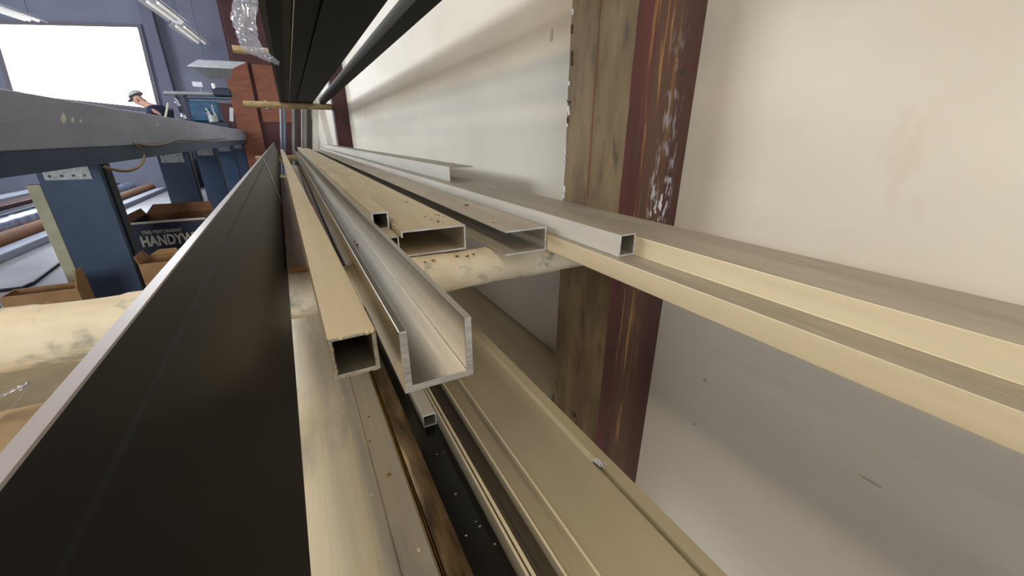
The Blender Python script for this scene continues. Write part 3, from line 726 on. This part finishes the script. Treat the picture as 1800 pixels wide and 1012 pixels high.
# shop lamp with white trapezoid hood
lamp = empty('shop_lamp', (-0.85, 9.0, Z0 + 1.23), label='white trapezoid reflector hood hanging above the saw station', cat='lamp')
V = [(-1.236, 8.85, 1.084), (-0.62, 8.85, 1.093), (-0.422, 9.15, 1.243), (-1.104, 9.15, 1.226)]
h1 = link('hood', [(v[0], v[1], v[2] + Z0) for v in V], [(0, 1, 2, 3)], M['white'], lamp); h1.modifiers.new('t', 'SOLIDIFY').thickness = 0.01
V = [(-1.19, 8.86, 1.080), (-0.63, 8.86, 1.090), (-0.69, 9.05, 0.955), (-0.98, 9.05, 0.935)]
h2 = link('hood_underside', [(v[0], v[1], v[2] + Z0) for v in V], [(0, 1, 2, 3)], M['zinc'], lamp); h2.modifiers.new('t', 'SOLIDIFY').thickness = 0.008
for x in (-1.0, -0.6): pipe('suspension_wire', [(x, 9.1, 1.20), (x, 9.1, 3.3)], 0.004, M['dark'], lamp, 6)

# ---------------------------------------------------------------- strip lights
def strip_light(x, y, z, ln, rz, label, power=0.0, col=(1, 1, 1), es=1.0, wires=True):
    r = empty('strip_light', (x, y, z + Z0), label=label, cat='light', group='ceiling strip lights')
    c, s = math.cos(rz), math.sin(rz)
    def loc(u, v): return (x + u * c - v * s, y + u * s + v * c)
    def bar(name, u0, u1, z0, z1, m):
        P = [loc(u0, -ln / 2), loc(u1, -ln / 2), loc(u1, ln / 2), loc(u0, ln / 2)]
        V = [(p[0], p[1], zz + Z0) for zz in (z0, z1) for p in P]
        return link(name, V, BOXF, m, r)
    bar('housing', -0.05, 0.05, z, z + 0.05, M['white'])
    for sgn in (-1, 1):
        P0 = loc(sgn * 0.055, -ln / 2 + 0.05); P1 = loc(sgn * 0.055, ln / 2 - 0.05)
        pipe('tube', [(P0[0], P0[1], z - 0.022), (P1[0], P1[1], z - 0.022)], 0.018, emis('tube_glow', col, es), r, 10)
        V = []
        for v in (-ln / 2, ln / 2):
            for (u, zz) in ((sgn * 0.05, z + 0.04), (sgn * 0.14, z - 0.03), (sgn * 0.145, z - 0.03), (sgn * 0.05, z + 0.05)):
                p = loc(u, v); V.append((p[0], p[1], zz + Z0))
        link('reflector', V, [(0, 1, 2, 3), (4, 5, 6, 7), (0, 4, 5, 1), (1, 5, 6, 2), (2, 6, 7, 3), (3, 7, 4, 0)], M['white'], r)
    if wires:
        for v in (-ln / 2 + 0.1, ln / 2 - 0.1):
            p = loc(0, v); pipe('suspension_wire', [(p[0], p[1], z + 0.05), (p[0], p[1], 3.3)], 0.004, M['dark'], r, 6)
    if power:
        area('strip_glow', (0, 0, -0.055), (0, 0, rz), 0.22, ln, power, col, parent=r)
    return r
WARM = (1.0, 0.88, 0.72); GOLD = (1.0, 0.85, 0.62); NEUT = (1.0, 0.94, 0.86); COOL = (0.78, 0.87, 1.0)
strip_light(-1.24, 8.32, 1.725, 1.1, -0.09, 'strip light hanging over the bench nearer than its neighbour', 0, NEUT, 0.45)
strip_light(-1.19, 9.85, 1.725, 1.4, -0.07, 'strip light hanging above the white lamp hood', 0, NEUT, 0.45)
strip_light(-3.35, 9.7, 1.78, 1.0, -0.2, 'strip light above the left side of the bright opening', 0, NEUT, 0.45)
for (x, y, z, pw, col, lb) in (  # unseen strips; aisle and cool ones added to brighten stock, bench and background
        (-0.75, -2.4, 1.9, 12, WARM, 'warm strip light added over the aisle by the added back window'),
        (-1.05, 0.2, 1.75, 30, GOLD, 'golden strip light added over the aisle beside the near post'),
        (-0.85, 3.3, 1.9, 20, NEUT, 'strip light added over the aisle beside the navy carton'),
        (-0.70, 6.2, 1.9, 22, COOL, 'cool strip light added over the aisle by the middle leg boxes'),
        (-2.9, -2.0, 2.2, 9, GOLD, 'golden strip light behind the bench near the back wall'),
        (-2.9, 0.9, 2.2, 9, GOLD, 'golden strip light over the dark blue cabinet'),
        (-2.9, 7.2, 2.2, 60, COOL, 'cool strip light added over the brown cardboard tube')):
    strip_light(x, y, z, 2.4, 0, lb, pw, col, 5.0)

# ---------------------------------------------------------------- person behind the bench, bent forward
def person():
    base = Vector((-2.16, 9.7, 0.648 + Z0)); R = Vector((0.8805, -0.474, 0)); D = Vector((0.474, 0.8805, 0)); Uz = Vector((0, 0, 1))
    def P(u, d, z): return base + R * (u if u < 0.3 else 0.3 + (u - 0.3) * 0.45) + D * d + Uz * (z if z > -0.2 else z * 1.0)
    root = empty('person', (P(0.62, 0, 0).x, P(0.62, 0, 0).y, 0.0), label='person in navy shirt and grey cap bending forward behind the workbench', cat='person')
    def skin(name, pts, edges, m, sub=2):
        me = bpy.data.meshes.new(name); me.from_pydata([tuple(Vector(p[0]) - root.location) for p in pts], edges, [])
        o = bpy.data.objects.new(name, me); C.objects.link(o); o.parent = root
        md = o.modifiers.new('skin', 'SKIN'); md.use_smooth_shade = True
        for i, p in enumerate(pts):
            v = me.skin_vertices[0].data[i]; v.radius = (p[1], p[2] if len(p) > 2 else p[1]); v.use_root = (i == 0)
        o.modifiers.new('sub', 'SUBSURF').levels = sub; o.modifiers['sub'].render_levels = sub
        me.materials.append(m); return o
    pts = []; ed = []
    def add(p, r, par=None, r2=None):
        pts.append((p, r) if r2 is None else (p, r, r2)); 
        if par is not None: ed.append((par, len(pts) - 1))
        return len(pts) - 1
    pel = add(P(0.62, 0, -0.56), 0.135)
    wst = add(P(0.50, 0, -0.40), 0.125, pel); chs = add(P(0.34, 0, -0.235), 0.135, wst); nb = add(P(0.24, 0, -0.165), 0.085, chs)
    nk = add(P(0.13, 0, -0.115), 0.052, nb); jaw = add(P(0.03, 0, -0.07), 0.075, nk); cr = add(P(-0.03, 0, 0.0), 0.092, jaw); tp_ = add(P(-0.035, 0, 0.06), 0.075, cr)
    nose = add(P(-0.115, 0, -0.05), 0.014, cr)
    for s in (-1, 1):
        sh = add(P(0.30, s * 0.17, -0.21), 0.062, chs); el = add(P(0.22, s * 0.22, -0.47), 0.046, sh); wr = add(P(0.03, s * 0.17, -0.56), 0.032, el)
        hd = add(P(-0.05, s * 0.16, -0.57), 0.034, wr)
        for f, (dd, l) in enumerate(((-0.028, 0.075), (-0.010, 0.085), (0.010, 0.080), (0.027, 0.062))):
            a = add(P(-0.09, s * 0.16 + dd, -0.575), 0.0095, hd); add(P(-0.09 - l, s * 0.16 + dd, -0.60), 0.008, a)
        a = add(P(-0.05, s * (0.16 - 0.045), -0.575), 0.011, hd); add(P(-0.10, s * (0.16 - 0.065), -0.585), 0.009, a)
        hp = add(P(0.62, s * 0.09, -0.66), 0.095, pel); kn = add(P(0.56, s * 0.10, -1.10), 0.062, hp); an = add(P(0.62, s * 0.10, -1.57), 0.042, kn); add(P(0.46, s * 0.11, -1.625), 0.038, an)
    skin('body', pts, ed, M['skin'])
    pts = []; ed = []
    a = add(P(0.64, 0, -0.57), 0.150); b = add(P(0.50, 0, -0.40), 0.142, a); c = add(P(0.34, 0, -0.235), 0.155, b); add(P(0.23, 0, -0.155), 0.085, c)
    for s in (-1, 1):
        sh = add(P(0.30, s * 0.17, -0.21), 0.076, c); el = add(P(0.22, s * 0.22, -0.47), 0.060, sh); add(P(0.07, s * 0.18, -0.54), 0.046, el)
    skin('shirt', pts, ed, M['shirt'])
    pts = []; ed = []
    a = add(P(0.62, 0, -0.58), 0.148)
    for s in (-1, 1):
        hp = add(P(0.62, s * 0.09, -0.68), 0.110, a); kn = add(P(0.56, s * 0.10, -1.10), 0.078, hp); add(P(0.62, s * 0.10, -1.56), 0.062, kn)
    skin('trousers', pts, ed, M['trousers'])
    for s in (-1, 1):
        pts = []; ed = []
        a = add(P(0.64, s * 0.10, -1.615), 0.050); add(P(0.44, s * 0.115, -1.625), 0.042, a); skin('shoe', pts, ed, M['dark'], 1)
    # cap: shell over the crown and brim towards the face
    bm = bmesh.new(); bmesh.ops.create_uvsphere(bm, u_segments=20, v_segments=12, radius=0.108)
    bmesh.ops.delete(bm, geom=[v for v in bm.verts if v.co.z < -0.012], context='VERTS')
    me = bpy.data.meshes.new('cap'); 
    rot = Matrix.Rotation(math.radians(-28.3), 4, 'Z') @ Matrix.Rotation(math.radians(-24), 4, 'Y') @ Matrix.Diagonal((1.12, 0.92, 0.80, 1))
    bm.transform(rot); bm.to_mesh(me); bm.free(); me.materials.append(M['cap'])
    for p in me.polygons: p.use_smooth = True
    o = bpy.data.objects.new('cap', me); C.objects.link(o); o.parent = root; o.location = P(-0.03, 0, 0.035) - root.location
    o.modifiers.new('t', 'SOLIDIFY').thickness = 0.006
    V = []; F = []
    for i in range(9):
        a = math.radians(-60 + 15 * i)
        for rr in (0.085, 0.165): V.append((-rr * math.cos(a) * 1.0, rr * math.sin(a) * 0.62, -0.012 - (0.03 if rr > 0.1 else 0)))
    for i in range(8): F.append((2 * i, 2 * i + 1, 2 * i + 3, 2 * i + 2))
    me = bpy.data.meshes.new('brim'); me.from_pydata(V, [], F); me.transform(rot); me.materials.append(M['cap'])
    b = bpy.data.objects.new('brim', me); C.objects.link(b); b.parent = o; b.modifiers.new('t', 'SOLIDIFY').thickness = 0.006
    for s in (-1, 1):
        pipe('ear', [tuple(P(0.035, s * 0.080, -0.055) - Vector((0, 0, Z0))), tuple(P(0.030, s * 0.094, -0.015) - Vector((0, 0, Z0)))], 0.016, M['skin'], root, 8)
        e_ = P(-0.095, s * 0.034, -0.012); pipe('eye', [tuple(e_ - Vector((0, 0, Z0))), tuple(e_ - R * 0.012 - Vector((0, 0, Z0)))], 0.009, M['dark'], root, 8)
    m_ = P(-0.075, 0, -0.095); box('mouth', m_.x - 0.01, m_.x + 0.01, m_.y - 0.02, m_.y + 0.02, m_.z - Z0 - 0.004, m_.z - Z0 + 0.004, M['rust'], root)
person()
o = pipe('wooden_slat', [(-1.47, 7.40, 0.156), (-1.35, 7.40, 0.444)], 0.012, M['cream_paint'], None, 4)
tag(o, 'pale wooden slat standing tilted on the bench before the bending person', 'slat')

# ---------------------------------------------------------------- chips, leaves and shavings on the stock
def chip(x, y, z, s, m, label, grp='debris on the stock', flat=0.35):
    s *= 0.7
    bm = bmesh.new(); bmesh.ops.create_icosphere(bm, subdivisions=1, radius=s)
    for v in bm.verts:
        v.co += Vector((random.uniform(-1, 1), random.uniform(-1, 1), random.uniform(-1, 1))) * s * 0.35
        v.co.z *= flat; v.co.x *= 1.4
    bm.transform(Matrix.Rotation(random.random() * 6, 4, 'Z'))
    mz = min(v.co.z for v in bm.verts)
    me = bpy.data.meshes.new('debris'); bm.to_mesh(me); bm.free(); me.materials.append(m)
    o = bpy.data.objects.new('debris_chip', me); C.objects.link(o); o.location = (x, y, z + Z0 - mz)
    tag(o, label, 'chip', grp); return o
zc = -0.1222
for (x, y, s, m) in ((0.283, 0.712, 0.0055, 'rust'), (0.262, 0.545, 0.0045, 'chip_pale'), (0.280, 0.587, 0.0030, 'chip_pale'), (0.270, 0.60, 0.0025, 'chip_pale')):
    chip(x, y, zc, s, M[m], {'rust': 'dark leaf crumb', 'chip_pale': 'pale wood crumb'}[m] + ' on top of the side-lying channel', 'crumbs on the side-lying channel')
for i in range(9): chip(0.175 + 0.03 * random.random(), 0.56 + 0.08 * random.random(), -0.1208, 0.0012 + 0.0018 * random.random(), M['rust' if i % 2 else 'chip'], 'reddish sawdust crumb on the lipped channel', 'crumbs on the lipped channel')
chip(0.190, 0.80, -0.1208, 0.003, M['rust'], 'reddish sawdust crumb on the lipped channel', 'crumbs on the lipped channel')
for (x, y, s) in ((0.066, 0.62, 0.0045), (0.0655, 0.645, 0.003)): chip(x, y, ZT + 0.0052, s, M['chip'], 'brown wood chip inside the thick U channel', 'chips in the U channel')
for (x, y, s, m) in ((0.031, 0.304, 0.0030, 'chip'), (0.022, 0.359, 0.0014, 'rust'), (0.007, 0.45, 0.0022, 'chip_pale'), (0.003, 0.422, 0.0026, 'chip_pale'), (-0.01, 0.33, 0.0016, 'chip_pale'),
                     (0.012, 0.29, 0.0022, 'chip_pale'), (0.028, 0.40, 0.0016, 'rust'), (0.036, 0.22, 0.0022, 'chip_pale'), (-0.022, 0.215, 0.0016, 'rust'), (-0.004, 0.47, 0.0016, 'chip_pale')):
    chip(x, y, -0.300, s, M[m], {'chip': 'orange wood chip', 'rust': 'dark red crumb', 'chip_pale': 'pale curled shaving'}[m] + ' on the wide bare aluminium profile', 'shavings on the wide profile')
for i in range(7): chip(0.072 + 0.024 * random.random(), 0.20 + 0.2 * random.random(), -0.318, 0.0008 + 0.0006 * random.random(), M['chip_pale'], 'dust speck on the flat black profile', 'specks on the black profile')
for i in range(10): chip(0.09 + 0.13 * random.random(), 0.522 + 0.008 * random.random(), -0.1650, 0.002 + 0.002 * random.random(), M['rust' if i % 3 else 'chip'], 'dead leaf bit caught on the wrapped arm', 'leaf bits on the wrapped arm')
chip(0.118, 0.44, -0.309, 0.005, M['rust'], 'dead leaf bit on the ribs of the champagne profile')
# marks on the plaster wall
wm = mat('wall_scuff', (186, 172, 154), rough=0.9)
wr_ = bpy.data.objects['wall_right']
for (y, z, a, b) in ((0.358, -0.406, 0.0035, 0.0035), (0.115, -0.413, 0.010, 0.0016), (0.893, 0.224, 0.006, 0.012), (0.195, -0.276, 0.002, 0.002), (0.362, -0.506, 0.002, 0.003)):
    V = []
    for i in range(10):
        t_ = i * math.pi / 5; r_ = 1 + 0.4 * random.random()
        V.append((0.5866, y + a * r_ * math.cos(t_), z + Z0 + b * r_ * math.sin(t_)))
    V += [(0.5875, v[1], v[2]) for v in V]
    F = [tuple(range(10)), tuple(range(10, 20))] + [(i, (i + 1) % 10, 10 + (i + 1) % 10, 10 + i) for i in range(10)]
    link('scuff_mark', V, F, wm, wr_)
